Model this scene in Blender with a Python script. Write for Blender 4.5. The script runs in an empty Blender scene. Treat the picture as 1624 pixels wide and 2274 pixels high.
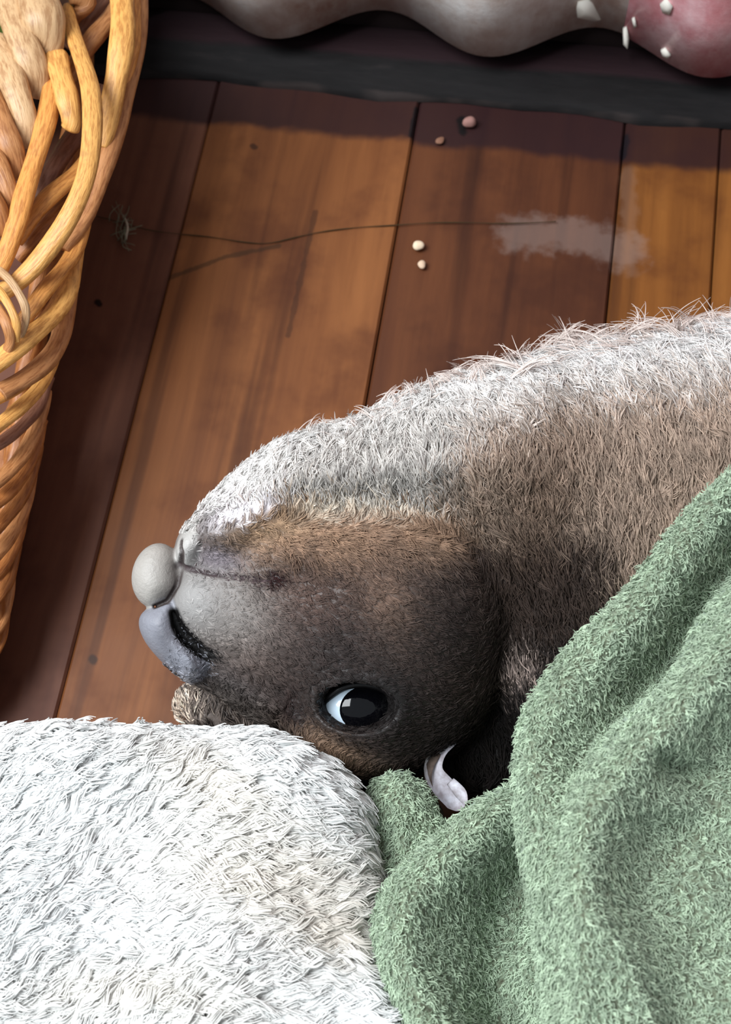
import bpy, math, random
import numpy as np
from mathutils import Vector, Matrix, kdtree
random.seed(7); RNG = np.random.default_rng(7)
SC = bpy.context.scene; COL = SC.collection

# ------------------------------------------------------------------ camera
IW, IH, FPX = 1624.0, 2274.0, 2600.0
CX, CY = IW/2, IH/2
S = 0.00015                                     # metres per pixel at 0.39 m from the lens
PITCH, ROLL, YAW = math.radians(68.0), math.radians(-8.5), math.radians(17.0)
_r = np.array([1.0, 0, 0]); _u = np.array([0, math.sin(PITCH), math.cos(PITCH)])
FW = np.array([0, math.cos(PITCH), -math.sin(PITCH)])
RT = math.cos(ROLL)*_r + math.sin(ROLL)*_u
UP = -math.sin(ROLL)*_r + math.cos(ROLL)*_u
CP = -0.44*FW
cam = bpy.data.cameras.new('camera'); camo = bpy.data.objects.new('camera', cam); COL.objects.link(camo)
cam.sensor_fit = 'VERTICAL'; cam.sensor_height = 24.0; cam.lens = 24.0*FPX/IH
cam.clip_start = 0.01; cam.clip_end = 20
M = Matrix.Identity(4)
for i in range(3):
    M[i][0] = RT[i]; M[i][1] = UP[i]; M[i][2] = -FW[i]; M[i][3] = CP[i]
camo.matrix_world = M
cam.dof.use_dof = True; cam.dof.focus_distance = 0.372; cam.dof.aperture_fstop = 10.0
SC.camera = camo

# ------------------------------------------------------------------ world and light
SC.view_settings.view_transform = 'Standard'; SC.view_settings.look = 'None'
SC.view_settings.exposure = 0.0; SC.view_settings.gamma = 1.0; SC.view_settings.use_curve_mapping = False
wd = bpy.data.worlds.new('room_light'); SC.world = wd; wd.use_nodes = True
wd.node_tree.nodes['Background'].inputs[0].default_value = (0.86, 0.93, 1.0, 1)
wd.node_tree.nodes['Background'].inputs[1].default_value = 0.44

def area(name, loc, target, sx, sy, power, colour):
    l = bpy.data.lights.new(name, 'AREA'); l.shape = 'RECTANGLE'; l.size = sx; l.size_y = sy
    l.energy = power; l.color = colour
    o = bpy.data.objects.new(name, l); COL.objects.link(o); o.location = loc
    o.rotation_euler = (Vector(target) - Vector(loc)).to_track_quat('-Z', 'Y').to_euler()
    return o
area('window_light', (-0.74, 0.17, 1.28), (0, 0, 0.03), 0.95, 0.95, 43.0, (0.93, 0.97, 1.0))

# ------------------------------------------------------------------ helpers
def lin(c):
    c = np.asarray(c, float)/255.0
    return np.where(c <= 0.04045, c/12.92, ((c+0.055)/1.055)**2.4)
def l4(c):
    v = lin(c); return (float(v[0]), float(v[1]), float(v[2]), 1.0)
B = np.stack([RT, -UP, -FW])                    # axes right, down, toward the lens
def L2W(p):                                     # (X, Y, w) in reference pixels -> metres
    p = np.asarray(p, float)
    q = p.copy(); q[..., 2] = q[..., 2] - FPX
    return CP + S*(q @ B)
def PX(u, v, w):
    k = (FPX - w)/FPX
    return np.stack([(np.asarray(u, float)-CX)*k, (np.asarray(v, float)-CY)*k, np.asarray(w, float)+0*np.asarray(u, float)], -1)
def at(u, v, z=0.0):                            # the point at height z seen at pixel u, v
    d = FW*FPX + RT*(u-CX) - UP*(v-CY)
    return CP + d*((z-CP[2])/d[2])
def depth_px(p):                                # metres -> scale so that a pixel width becomes a length there
    return float(np.dot(np.asarray(p)-CP, FW))/FPX
def wfloor(u, v, z=0.0):                        # w of height z at pixel (arrays)
    dz = FW[2]*FPX + RT[2]*(np.asarray(u, float)-CX) - UP[2]*(np.asarray(v, float)-CY)
    t = (z-CP[2])/dz
    return FPX - t*FPX/S
def zlocal(X, Y, W):
    return CP[2] + S*(X*RT[2] - Y*UP[2] + (FPX-W)*FW[2])

def tag(o, label=None, cat=None, group=None, kind=None):
    if label: o['label'] = label
    if cat: o['category'] = cat
    if group: o['group'] = group
    if kind: o['kind'] = kind
    return o
def empty(name, loc=(0, 0, 0)):
    o = bpy.data.objects.new(name, None); COL.objects.link(o); o.location = loc
    o.empty_display_size = 0.02
    return o
def mesh_obj(name, verts, faces, mat=None, parent=None, smooth=True, attrs=None):
    me = bpy.data.meshes.new(name)
    verts = np.asarray(verts, float)
    top = parent
    while top is not None and top.parent is not None: top = top.parent
    if top is not None: verts = verts - np.array(top.location)
    if isinstance(faces, np.ndarray):
        n = len(faces); k = faces.shape[1]
        me.vertices.add(len(verts)); me.vertices.foreach_set('co', verts.astype(np.float32).ravel())
        me.loops.add(n*k); me.loops.foreach_set('vertex_index', faces.astype(np.int32).ravel())
        me.polygons.add(n); me.polygons.foreach_set('loop_start', np.arange(0, n*k, k, dtype=np.int32))
        me.update(calc_edges=True)
    else:
        me.from_pydata(verts.tolist(), [], faces); me.update()
    me.polygons.foreach_set('use_smooth', [smooth]*len(me.polygons))
    if attrs:
        for an, av in attrs.items():
            a = me.color_attributes.new(an, 'FLOAT_COLOR', 'POINT')
            c = np.ones((len(verts), 4), np.float32); c[:, :3] = av
            a.data.foreach_set('color', c.ravel())
    if mat: me.materials.append(mat)
    o = bpy.data.objects.new(name, me); COL.objects.link(o)
    if parent is not None: o.parent = parent
    return o

# ---- signed distance fields -> one continuous surface
def chaikin(P, n=2, closed=True):
    P = np.asarray(P, float)
    for _ in range(n):
        if closed:
            Q = np.roll(P, -1, 0); P = np.stack([0.75*P+0.25*Q, 0.25*P+0.75*Q], 1).reshape(-1, 2)
        else:
            A, Bq = P[:-1], P[1:]; m = np.stack([0.75*A+0.25*Bq, 0.25*A+0.75*Bq], 1).reshape(-1, P.shape[1])
            P = np.concatenate([P[:1], m, P[-1:]])
    return P
G0, G1, GS = np.array([-700., 300.]), np.array([2300., 2900.]), 6.0
GU = np.arange(G0[0], G1[0], GS); GV = np.arange(G0[1], G1[1], GS)
def segdist(U, V, P, closed):
    d2 = np.full(U.shape, 1e12); n = len(P)
    for i in range(n if closed else n-1):
        a, b = P[i], P[(i+1) % n]; ab = b-a; L = ab @ ab + 1e-9
        t = np.clip(((U-a[0])*ab[0] + (V-a[1])*ab[1])/L, 0, 1)
        d2 = np.minimum(d2, (U-a[0]-t*ab[0])**2 + (V-a[1]-t*ab[1])**2)
    return np.sqrt(d2)
def blur(A, n):
    for _ in range(n):
        p = np.pad(A, 1, mode='edge')
        A = (p[:-2, 1:-1]+p[2:, 1:-1]+p[1:-1, :-2]+p[1:-1, 2:]+4*A)/8
    return A
class Map:
    def __init__(self, A): self.A = A.astype(np.float32)
    def __call__(self, u, v):
        x = np.clip((u-G0[0])/GS, 0, len(GU)-1.001); y = np.clip((v-G0[1])/GS, 0, len(GV)-1.001)
        i = x.astype(np.int32); j = y.astype(np.int32); fx = x-i; fy = y-j; A = self.A
        return (A[j, i]*(1-fx)+A[j, i+1]*fx)*(1-fy) + (A[j+1, i]*(1-fx)+A[j+1, i+1]*fx)*fy
def polymap(P, nb=4, ch=2):
    P = chaikin(P, ch); U, V = np.meshgrid(GU, GV)
    d = segdist(U, V, P, True); ins = np.zeros(U.shape, bool); n = len(P)
    for i in range(n):
        a, b = P[i], P[(i+1) % n]
        if a[1] == b[1]: continue
        c = ((a[1] > V) != (b[1] > V)) & (U < (b[0]-a[0])*(V-a[1])/(b[1]-a[1])+a[0])
        ins ^= c
    return Map(blur(np.where(ins, -d, d), nb))
def linemap(P, nb=1, ch=2):
    U, V = np.meshgrid(GU, GV)
    return Map(blur(segdist(U, V, chaikin(P, ch, False), False), nb))
def smin(a, b, k):
    h = np.clip(0.5+0.5*(b-a)/k, 0, 1); return b*(1-h)+a*h - k*h*(1-h)
def smax(a, b, k): return -smin(-a, -b, k)
def inflate(m, R, T, wc):
    def g(X, Y, W, u, v):
        a = np.maximum(m(u, v)+R, 0); Tt = T(u, v) if callable(T) else T; ww = (W-wc)*(R/Tt)
        return (np.sqrt(a*a+ww*ww)-R)*np.minimum(1.0, Tt/R)
    return g
def pillow(m, R, H, undercut=0.2):
    def g(X, Y, W, u, v):
        top = W-H(u, v); d = m(u, v)
        d = d + undercut*np.clip(-top-R, 0, 900)
        a = d+R; b = top+R
        return np.sqrt(np.maximum(a, 0)**2+np.maximum(b, 0)**2) + np.minimum(np.maximum(a, b), 0)-R
    return g
def ellip(u, v, w, ru, rv, rw, ang=0.0):
    c = PX(u, v, w); ca, sa = math.cos(math.radians(ang)), math.sin(math.radians(ang))
    def g(X, Y, W, uu, vv):
        x, y, z = X-c[0], Y-c[1], W-c[2]
        a = x*ca+y*sa; b = -x*sa+y*ca
        k0 = np.sqrt((a/ru)**2+(b/rv)**2+(z/rw)**2); return (k0-1)*min(ru, rv, rw)
    return g
def capsule(pts, r):
    Q = [PX(*p) for p in pts]
    def g(X, Y, W, uu, vv):
        best = None
        for i in range(len(Q)-1):
            a, b = Q[i], Q[i+1]; ab = b-a; L = ab @ ab
            t = np.clip(((X-a[0])*ab[0]+(Y-a[1])*ab[1]+(W-a[2])*ab[2])/L, 0, 1)
            rr = r[i]+(r[i+1]-r[i])*t
            d = np.sqrt((X-a[0]-t*ab[0])**2+(Y-a[1]-t*ab[1])**2+(W-a[2]-t*ab[2])**2)-rr
            best = d if best is None else np.minimum(best, d)
        return best
    return g
def solid(fn, lo, hi, h):
    """surface nets over a box in local pixels; fine cells only near the surface"""
    lo = np.array(lo, float); K = 4
    nc = np.ceil((np.array(hi)-lo)/(h*K)).astype(int)
    def ev(X, Y, W):
        k = FPX/(FPX-W); d = fn(X, Y, W, CX+X*k, CY+Y*k)
        return np.maximum(d, -zlocal(X, Y, W)/S + 1.5)
    ax = [lo[i]+(np.arange(nc[i])+0.5)*h*K - 0.5*h for i in range(3)]
    Xc, Yc, Wc = np.meshgrid(*ax, indexing='ij')
    Cc = ev(Xc.ravel(), Yc.ravel(), Wc.ravel()).reshape(nc).astype(np.float32)
    Ff = np.repeat(np.repeat(np.repeat(Cc, K, 0), K, 1), K, 2)
    idx = np.argwhere(np.abs(Cc) < h*K*2.4)
    off = np.stack(np.meshgrid(*[np.arange(K)]*3, indexing='ij'), -1).reshape(-1, 3)
    for chunk in np.array_split(idx, max(1, len(idx)//40000)):
        g = (chunk[:, None, :]*K+off[None]).reshape(-1, 3)
        p = lo+g*h
        Ff[g[:, 0], g[:, 1], g[:, 2]] = ev(p[:, 0], p[:, 1], p[:, 2])
    for ax_ in range(3):                                          # closed at the box
        sl = [slice(None)]*3
        for e in (0, -1):
            sl[ax_] = e; Ff[tuple(sl)] = np.maximum(Ff[tuple(sl)], 1.0)
    neg = Ff < 0
    n = np.array(neg.shape)
    cnt = np.zeros(n-1, np.int8)
    for o in off[(off < 2).all(1)]:
        cnt += neg[o[0]:n[0]-1+o[0], o[1]:n[1]-1+o[1], o[2]:n[2]-1+o[2]]
    act = np.argwhere((cnt > 0) & (cnt < 8))
    vid = -np.ones(n-1, np.int32); vid[tuple(act.T)] = np.arange(len(act))
    acc = np.zeros((len(act), 3)); num = np.zeros(len(act))
    cor = off[(off < 2).all(1)]
    for a in range(8):
        for b in range(a+1, 8):
            if np.abs(cor[a]-cor[b]).sum() != 1: continue
            ia = act+cor[a]; ib = act+cor[b]
            fa = Ff[tuple(ia.T)]; fb = Ff[tuple(ib.T)]
            m = (fa < 0) != (fb < 0)
            t = np.where(m, fa/np.where(m, fa-fb, 1), 0)
            acc += np.where(m[:, None], cor[a]+t[:, None]*(cor[b]-cor[a]), 0); num += m
    V = lo + (act + acc/num[:, None])*h
    F = []
    for d in range(3):
        e1, e2 = (d+1) % 3, (d+2) % 3
        s0 = [slice(0, n[i]) for i in range(3)]; s1 = list(s0)
        s0[d] = slice(0, n[d]-1); s1[d] = slice(1, n[d])
        A, Bn = neg[tuple(s0)], neg[tuple(s1)]
        for flip, mm in ((False, A & ~Bn), (True, ~A & Bn)):
            E = np.argwhere(mm)
            E = E[(E[:, e1] > 0) & (E[:, e2] > 0) & (E[:, e1] < n[e1]-1) & (E[:, e2] < n[e2]-1)]
            q = []
            for o1, o2 in ((0, 0), (1, 0), (1, 1), (0, 1)):
                c = E.copy(); c[:, e1] -= 1-o1; c[:, e2] -= 1-o2
                q.append(vid[tuple(c.T)])
            q = np.stack(q, 1)
            F.append(q[:, ::-1] if flip else q)
    F = np.concatenate(F)
    F = F[(F >= 0).all(1)]
    nx = np.array([0., 0, 1.])                                     # local axes are right-handed seen as right, down, toward?
    if np.linalg.det(B) < 0: F = F[:, ::-1]
    return V, F
def vnormals(V, F):
    a = V[F[:, 2]]-V[F[:, 0]]; b = V[F[:, 3]]-V[F[:, 1]]; n = np.cross(a, b)
    N = np.zeros_like(V)
    for i in range(4):
        for c in range(3): N[:, c] += np.bincount(F[:, i], n[:, c], len(V))
    return N/(np.linalg.norm(N, axis=1, keepdims=True)+1e-9)
def uv_of(V):
    k = FPX/(FPX-V[:, 2]); return CX+V[:, 0]*k, CY+V[:, 1]*k

# ---- hair laid as curves
def hair_obj(name, pts, rad, colr, mat, parent):
    N, K = pts.shape[:2]
    cu = bpy.data.hair_curves.new(name); cu.add_curves([K]*N)
    w = L2W(pts.reshape(-1, 3)) - np.array(parent.location)
    cu.attributes['position'].data.foreach_set('vector', w.astype(np.float32).ravel())
    ra = cu.attributes.get('radius') or cu.attributes.new('radius', 'FLOAT', 'POINT')
    ra.data.foreach_set('value', (rad*S).astype(np.float32).ravel())
    ca = cu.attributes.new('tint', 'FLOAT_COLOR', 'CURVE')
    c = np.ones((N, 4), np.float32); c[:, :3] = colr; ca.data.foreach_set('color', c.ravel())
    cu.materials.append(mat)
    o = bpy.data.objects.new(name, cu); COL.objects.link(o); o.parent = parent
    o['kind'] = 'stuff'
    return o
def sample(V, F, Nv, count, dens):
    a, b, c, d = (V[F[:, i]] for i in range(4))
    ar = 0.5*np.linalg.norm(np.cross(c-a, d-b), axis=1)
    cen = (a+b+c+d)/4; u, v = uv_of(cen); nn = Nv[F[:, 0]]
    wt = ar*dens(u, v, nn, cen); wt = wt/wt.sum()
    i = RNG.choice(len(F), count, p=wt)
    s, t = RNG.random((2, count, 1))
    P = (a[i]*(1-s)+b[i]*s)*(1-t)+(d[i]*(1-s)+c[i]*s)*t
    N = (Nv[F[i, 0]]+Nv[F[i, 1]]+Nv[F[i, 2]]+Nv[F[i, 3]]); N /= np.linalg.norm(N, axis=1, keepdims=True)+1e-9
    return P, N
def locks(P, N, nclump, dirf, lenf, liftf, wave, wfreq, clump, rad, K=7, jitter=0.15, dnoise=0.22, lmin=0.75):
    """curved hair gathered into locks. dirf(u,v) -> direction in the surface; lengths in pixels"""
    n = len(P); ci = RNG.choice(n, nclump, replace=False)
    kd = kdtree.KDTree(nclump)
    for k, i in enumerate(ci): kd.insert(P[i], k)
    kd.balance()
    own = np.array([kd.find(p)[1] for p in P])
    C = P[ci]; cu, cv = uv_of(C)
    D = dirf(cu, cv); Nc = N[ci]
    D = D + dnoise*RNG.normal(size=D.shape)
    D = D - (D*Nc).sum(1, keepdims=True)*Nc; D /= np.linalg.norm(D, axis=1, keepdims=True)+1e-9
    Lt = np.cross(Nc, D)
    Ln = lenf(cu, cv)*RNG.uniform(lmin, 1.25, nclump); lf = liftf(cu, cv)*RNG.uniform(0.7, 1.3, nclump)
    ph = RNG.uniform(0, 6.28, nclump); am = wave*Ln*RNG.uniform(0.5, 1.4, nclump)
    t = np.linspace(0, 1, K)[None, :, None]
    dn = RNG.normal(size=(n, 3))*jitter
    Dn = D[own]+dn; Dn -= 0.5*(Dn*N).sum(1, keepdims=True)*N
    ln = (Ln[own]*RNG.uniform(0.75, 1.1, n))[:, None, None]
    up = (lf[own])[:, None, None]
    path = ln*(Dn[:, None]*t + N[:, None]*up*t*(1.35-0.75*t)) + Lt[own][:, None]*am[own][:, None, None]*(np.sin(wfreq*t*6.28+ph[own][:, None, None])-np.sin(ph[own][:, None, None]))*t**0.5
    pull = (C[own]-P)[:, None]*(clump*t**0.9)
    pts = P[:, None]+path+pull
    r = rad[:, None]*(1-0.75*np.linspace(0, 1, K)[None]**1.5)
    return pts, r, own

# ------------------------------------------------------------------ materials
def mat(name):
    m = bpy.data.materials.new(name); m.use_nodes = True
    nt = m.node_tree; b = nt.nodes['Principled BSDF']
    return m, nt, b
def N_(nt, t, **kw):
    n = nt.nodes.new(t)
    for k, v in kw.items(): setattr(n, k, v)
    return n
def ramp(nt, stops):
    r = N_(nt, 'ShaderNodeValToRGB'); e = r.color_ramp.elements
    while len(e) > 1: e.remove(e[-1])
    e[0].position, e[0].color = stops[0][0], l4(stops[0][1])
    for p, c in stops[1:]:
        k = e.new(p); k.color = l4(c)
    return r
def noise(nt, vec, scale, detail=4, rough=0.55, sc=(1, 1, 1), dist=0.0):
    mp = N_(nt, 'ShaderNodeMapping'); mp.inputs['Scale'].default_value = sc
    nt.links.new(vec, mp.inputs['Vector'])
    n = N_(nt, 'ShaderNodeTexNoise'); n.inputs['Scale'].default_value = scale; n.inputs['Detail'].default_value = detail
    n.inputs['Roughness'].default_value = rough; n.inputs['Distortion'].default_value = dist
    nt.links.new(mp.outputs[0], n.inputs['Vector']); return n.outputs['Fac']
def mixc(nt, fac, a, b, mode='MIX'):
    m = N_(nt, 'ShaderNodeMix', data_type='RGBA', blend_type=mode)
    for s, x in ((m.inputs['Factor'], fac), (m.inputs['A'], a), (m.inputs['B'], b)):
        if isinstance(x, (int, float)): s.default_value = x
        elif isinstance(x, tuple): s.default_value = x
        else: nt.links.new(x, s)
    return m.outputs['Result']
def math_(nt, op, a, b=0.0, clamp=False):
    m = N_(nt, 'ShaderNodeMath', operation=op, use_clamp=clamp)
    for s, x in ((m.inputs[0], a), (m.inputs[1], b)):
        if isinstance(x, (int, float)): s.default_value = x
        else: nt.links.new(x, s)
    return m.outputs[0]
def smooth(nt, x, a, b):
    m = N_(nt, 'ShaderNodeMapRange', interpolation_type='SMOOTHSTEP')
    nt.links.new(x, m.inputs['Value']); m.inputs['From Min'].default_value = a; m.inputs['From Max'].default_value = b
    return m.outputs[0]
def bump(nt, b, h, strength, dist):
    n = N_(nt, 'ShaderNodeBump'); n.inputs['Strength'].default_value = strength; n.inputs['Distance'].default_value = dist
    nt.links.new(h, n.inputs['Height']); nt.links.new(n.outputs[0], b.inputs['Normal'])
def objco(nt):
    return N_(nt, 'ShaderNodeTexCoord').outputs['Object']
def tintmat(name, rough=0.8, spec=0.2, attr='tint', sheen=0.0, bumpscale=None):
    m, nt, b = mat(name)
    a = N_(nt, 'ShaderNodeAttribute', attribute_name=attr)
    nt.links.new(a.outputs['Color'], b.inputs['Base Color'])
    b.inputs['Roughness'].default_value = rough; b.inputs['Specular IOR Level'].default_value = spec
    if sheen: b.inputs['Sheen Weight'].default_value = sheen
    if bumpscale:
        bump(nt, b, noise(nt, objco(nt), bumpscale, 3), 0.35, 0.0004)
    return m
def plain(name, c, rough=0.6, spec=0.3, var=None, scale=200, sc=(1, 1, 1)):
    m, nt, b = mat(name)
    if var:
        r = ramp(nt, [(0.3, c), (0.7, var)])
        n = noise(nt, objco(nt), scale, 4, 0.6, sc); nt.links.new(n, r.inputs[0])
        nt.links.new(r.outputs[0], b.inputs['Base Color']); bump(nt, b, n, 0.25, 0.0004)
    else: b.inputs['Base Color'].default_value = l4(c)
    b.inputs['Roughness'].default_value = rough; b.inputs['Specular IOR Level'].default_value = spec
    return m
# ------------------------------------------------------------------ the setting
WV = np.array([math.cos(YAW), -math.sin(YAW), 0]); PV = np.array([math.sin(YAW), math.cos(YAW), 0])
def fl(u, v, z=0.0):
    p = at(u, v, z); return float(p @ WV), float(p @ PV)
RZ = -YAW
def ap_obj(name, verts, faces, m, parent=None, smooth=False):       # geometry in wall/plank axes (a, p, z)
    me = bpy.data.meshes.new(name); me.from_pydata([tuple(map(float, q)) for q in verts], [], faces); me.update()
    me.polygons.foreach_set('use_smooth', [smooth]*len(me.polygons)); me.materials.append(m)
    o = bpy.data.objects.new(name, me); COL.objects.link(o)
    if parent: o.parent = parent
    else: o.rotation_euler = (0, 0, RZ)
    return o
def box_vf(a0, a1, p0, p1, z0, z1, bev=0.0):
    v = [(a0, p0, z0), (a1, p0, z0), (a1, p1, z0), (a0, p1, z0)]
    if bev:
        v += [(a0, p0, z1-bev), (a1, p0, z1-bev), (a1, p1, z1-bev), (a0, p1, z1-bev)]
        v += [(a0+bev, p0+bev, z1), (a1-bev, p0+bev, z1), (a1-bev, p1-bev, z1), (a0+bev, p1-bev, z1)]
    else: v += [(a0, p0, z1), (a1, p0, z1), (a1, p1, z1), (a0, p1, z1)]
    f = [(3, 2, 1, 0)]
    for k in range(0, len(v)-4, 4):
        for i in range(4): f.append((k+i, k+(i+1) % 4, k+4+(i+1) % 4, k+4+i))
    k = len(v)-4; f.append((k, k+1, k+2, k+3)); return v, f

def wood(name, c0, c1, c2, seed):
    m, nt, b = mat(name); co = objco(nt)
    mp = N_(nt, 'ShaderNodeMapping'); mp.inputs['Location'].default_value = (seed*3.1, seed*1.7, 0); nt.links.new(co, mp.inputs['Vector']); cs = mp.outputs[0]
    g = noise(nt, cs, 42, 6, 0.62, (1, 0.10, 1), 0.5); fine = noise(nt, cs, 260, 4, 0.6, (1, 0.05, 1))
    r = ramp(nt, [(0.30, c0), (0.52, c1), (0.72, c2)]); nt.links.new(g, r.inputs[0])
    col = mixc(nt, 0.35, r.outputs[0], mixc(nt, fine, l4(c0), l4(c2)))
    streak = noise(nt, cs, 75, 3, 0.5, (1, 0.035, 1))
    col = mixc(nt, math_(nt, 'MULTIPLY', smooth(nt, streak, 0.54, 0.70), 0.62), col, l4([c0[0]*0.6, c0[1]*0.5, c0[2]*0.5]))
    blot = noise(nt, cs, 26, 4, 0.6)
    col = mixc(nt, math_(nt, 'MULTIPLY', smooth(nt, blot, 0.46, 0.70), 0.5), col, l4([c0[0]*0.8, c0[1]*0.66, c0[2]*0.66]))
    sx = N_(nt, 'ShaderNodeSeparateXYZ'); nt.links.new(co, sx.inputs[0]); A, Pp = sx.outputs[0], sx.outputs[1]
    # old stain that follows the wall
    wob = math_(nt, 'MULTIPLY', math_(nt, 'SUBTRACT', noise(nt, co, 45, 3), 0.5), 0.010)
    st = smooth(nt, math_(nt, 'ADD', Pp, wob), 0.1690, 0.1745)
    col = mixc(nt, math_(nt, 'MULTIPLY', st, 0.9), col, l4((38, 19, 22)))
    # worn dark scratch that wanders across the boards, and a pale smear of old paint
    def stroke(pts, wd, colr, k):
        nonlocal col
        best = None
        for (a0, p0), (a1, p1) in zip(pts[:-1], pts[1:]):
            da, dp = a1-a0, p1-p0; L = math.hypot(da, dp)
            x = math_(nt, 'SUBTRACT', A, a0); y = math_(nt, 'SUBTRACT', Pp, p0)
            t = math_(nt, 'DIVIDE', math_(nt, 'ADD', math_(nt, 'MULTIPLY', x, da), math_(nt, 'MULTIPLY', y, dp)), L*L, True)
            ex = math_(nt, 'SUBTRACT', x, math_(nt, 'MULTIPLY', t, da)); ey = math_(nt, 'SUBTRACT', y, math_(nt, 'MULTIPLY', t, dp))
            d = math_(nt, 'SQRT', math_(nt, 'ADD', math_(nt, 'MULTIPLY', ex, ex), math_(nt, 'MULTIPLY', ey, ey)))
            best = d if best is None else math_(nt, 'MINIMUM', best, d)
        dn = math_(nt, 'ADD', best, math_(nt, 'MULTIPLY', math_(nt, 'SUBTRACT', noise(nt, co, 160, 3), 0.5), wd*1.4))
        col = mixc(nt, math_(nt, 'MULTIPLY', math_(nt, 'SUBTRACT', 1.0, smooth(nt, dn, wd*0.35, wd)), k), col, l4(colr))
    px = lambda q: [fl(*p) for p in q]
    stroke(px([(1150, 515), (1290, 520), (1390, 555)]), 0.012, (150, 135, 128), 0.26)
    stroke(px([(1395, 380), (1402, 600)]), 0.0045, (135, 105, 85), 0.28)
    stroke(px([(380, 615), (500, 570), (620, 545)]), 0.0016, (40, 30, 16), 0.55)
    stroke(px([(215, 668), (219, 674)]), 0.0017, (18, 10, 8), 0.95)
    stroke(px([(206, 1462), (209, 1466)]), 0.0020, (40, 24, 16), 0.8)
    stroke(px([(562, 322), (566, 326)]), 0.0018, (30, 16, 12), 0.7)
    stroke(px([(700, 470), (640, 745)]), 0.0016, (48, 27, 17), 0.55)
    stroke(px([(1026, 262), (1028, 290)]), 0.0030, (8, 5, 6), 0.95)
    stroke(px([(1392, 300), (1384, 345)]), 0.0022, (18, 14, 20), 0.9)
    stroke(px([(925, 240), (912, 300)]), 0.0014, (14, 9, 12), 0.9)
    nt.links.new(col, b.inputs['Base Color'])
    rr = N_(nt, 'ShaderNodeMapRange'); nt.links.new(blot, rr.inputs['Value']); rr.inputs['To Min'].default_value = 0.42; rr.inputs['To Max'].default_value = 0.66
    nt.links.new(rr.outputs[0], b.inputs['Roughness']); b.inputs['Specular IOR Level'].default_value = 0.2
    bump(nt, b, math_(nt, 'ADD', g, math_(nt, 'MULTIPLY', fine, 0.6)), 0.18, 0.0006)
    return m
PAL = {'A': ((74, 43, 32), (96, 59, 44), (120, 78, 58)), 'B': ((84, 46, 24), (114, 68, 36), (142, 90, 50)),
       'C': ((58, 29, 17), (82, 45, 25), (102, 60, 34)), 'D': ((92, 52, 20), (122, 74, 30), (146, 94, 42))}
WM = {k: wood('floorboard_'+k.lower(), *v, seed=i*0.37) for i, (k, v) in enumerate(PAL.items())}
dark = plain('dark_gap', (14, 9, 7), 0.9, 0.1)
v, f = box_vf(-1.0, 1.0, -0.9, 0.2300, -0.030, -0.012)
floor = tag(ap_obj('floor', v, f, dark), kind='structure')
joints = [-0.97, -0.88, -0.79, -0.70, -0.61, -0.52, -0.43, -0.34, -0.2755, -0.187, -0.0975, -0.0072, 0.0820, 0.1222, 0.2110, 0.30, 0.39, 0.48, 0.57, 0.66, 0.75, 0.84, 0.93]
kinds = 'CABACBADCABCDDABADCABC'
for i, k in enumerate(kinds):
    a0, a1 = joints[i], joints[i+1]; dz = [0, -0.0004, 0.0003, -0.0002][i % 4]
    gp = 0.00026
    cuts = [-0.9, 0.2235]
    if i in (7, 15): cuts = [-0.9, -0.12, 0.2235]
    for c0, c1 in zip(cuts[:-1], cuts[1:]):
        v, f = box_vf(a0+gp, a1-gp, c0+0.0004, c1-0.0004, -0.012, dz-0.0006, 0.0009)
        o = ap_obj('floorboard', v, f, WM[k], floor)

# black strip along the wall foot
m_black, nt, b = mat('strip_black'); co = objco(nt)
n1 = noise(nt, co, 60, 6, 0.65, (0.25, 1, 1)); n2 = noise(nt, co, 300, 4, 0.6, (0.2, 1, 1))
r = ramp(nt, [(0.35, (8, 8, 9)), (0.6, (22, 22, 23)), (0.8, (52, 46, 46))]); nt.links.new(n1, r.inputs[0])
bk = mixc(nt, 0.3, r.outputs[0], mixc(nt, n2, l4((5, 5, 6)), l4((50, 45, 45))))
sx = N_(nt, 'ShaderNodeSeparateXYZ'); nt.links.new(co, sx.inputs[0])
pw = math_(nt, 'ADD', sx.outputs[1], math_(nt, 'MULTIPLY', math_(nt, 'SUBTRACT', n1, 0.5), 0.008))
bk = mixc(nt, math_(nt, 'MULTIPLY', smooth(nt, pw, 0.2110, 0.2150), 0.8), bk, l4((44, 28, 32)))  # back of the strip coloured like wood in shadow under the sheet
lip = math_(nt, 'MULTIPLY', math_(nt, 'SUBTRACT', 1.0, smooth(nt, pw, 0.1942, 0.1958)), smooth(nt, noise(nt, co, 35, 2), 0.42, 0.6))
bk = mixc(nt, math_(nt, 'MULTIPLY', lip, 0.16), bk, l4((98, 84, 80)))
nt.links.new(bk, b.inputs['Base Color'])
b.inputs['Roughness'].default_value = 0.75; b.inputs['Specular IOR Level'].default_value = 0.15; bump(nt, b, n2, 0.4, 0.0008)
segs = 160; prof = [(0.0, 0.0), (0.0008, 0.0020), (0.0030, 0.0034), (0.0200, 0.0042), (0.0355, 0.0044), (0.0360, 0.0)]
vs, fs = [], []
for i in range(segs+1):
    a = -1.0+2.0*i/segs
    wob = 0.0012*math.sin(a*47)+0.0010*math.sin(a*111+1)+RNG.normal()*0.00025
    for j, (dp, dz) in enumerate(prof): vs.append((a, 0.1935+dp+(wob if j < 3 else 0), dz-0.0006))
k = len(prof)
for i in range(segs):
    for j in range(k-1): fs.append((i*k+j, (i+1)*k+j, (i+1)*k+j+1, i*k+j+1))
tag(ap_obj('wall_foot_strip', vs, fs, m_black, None, True), kind='structure')

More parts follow.
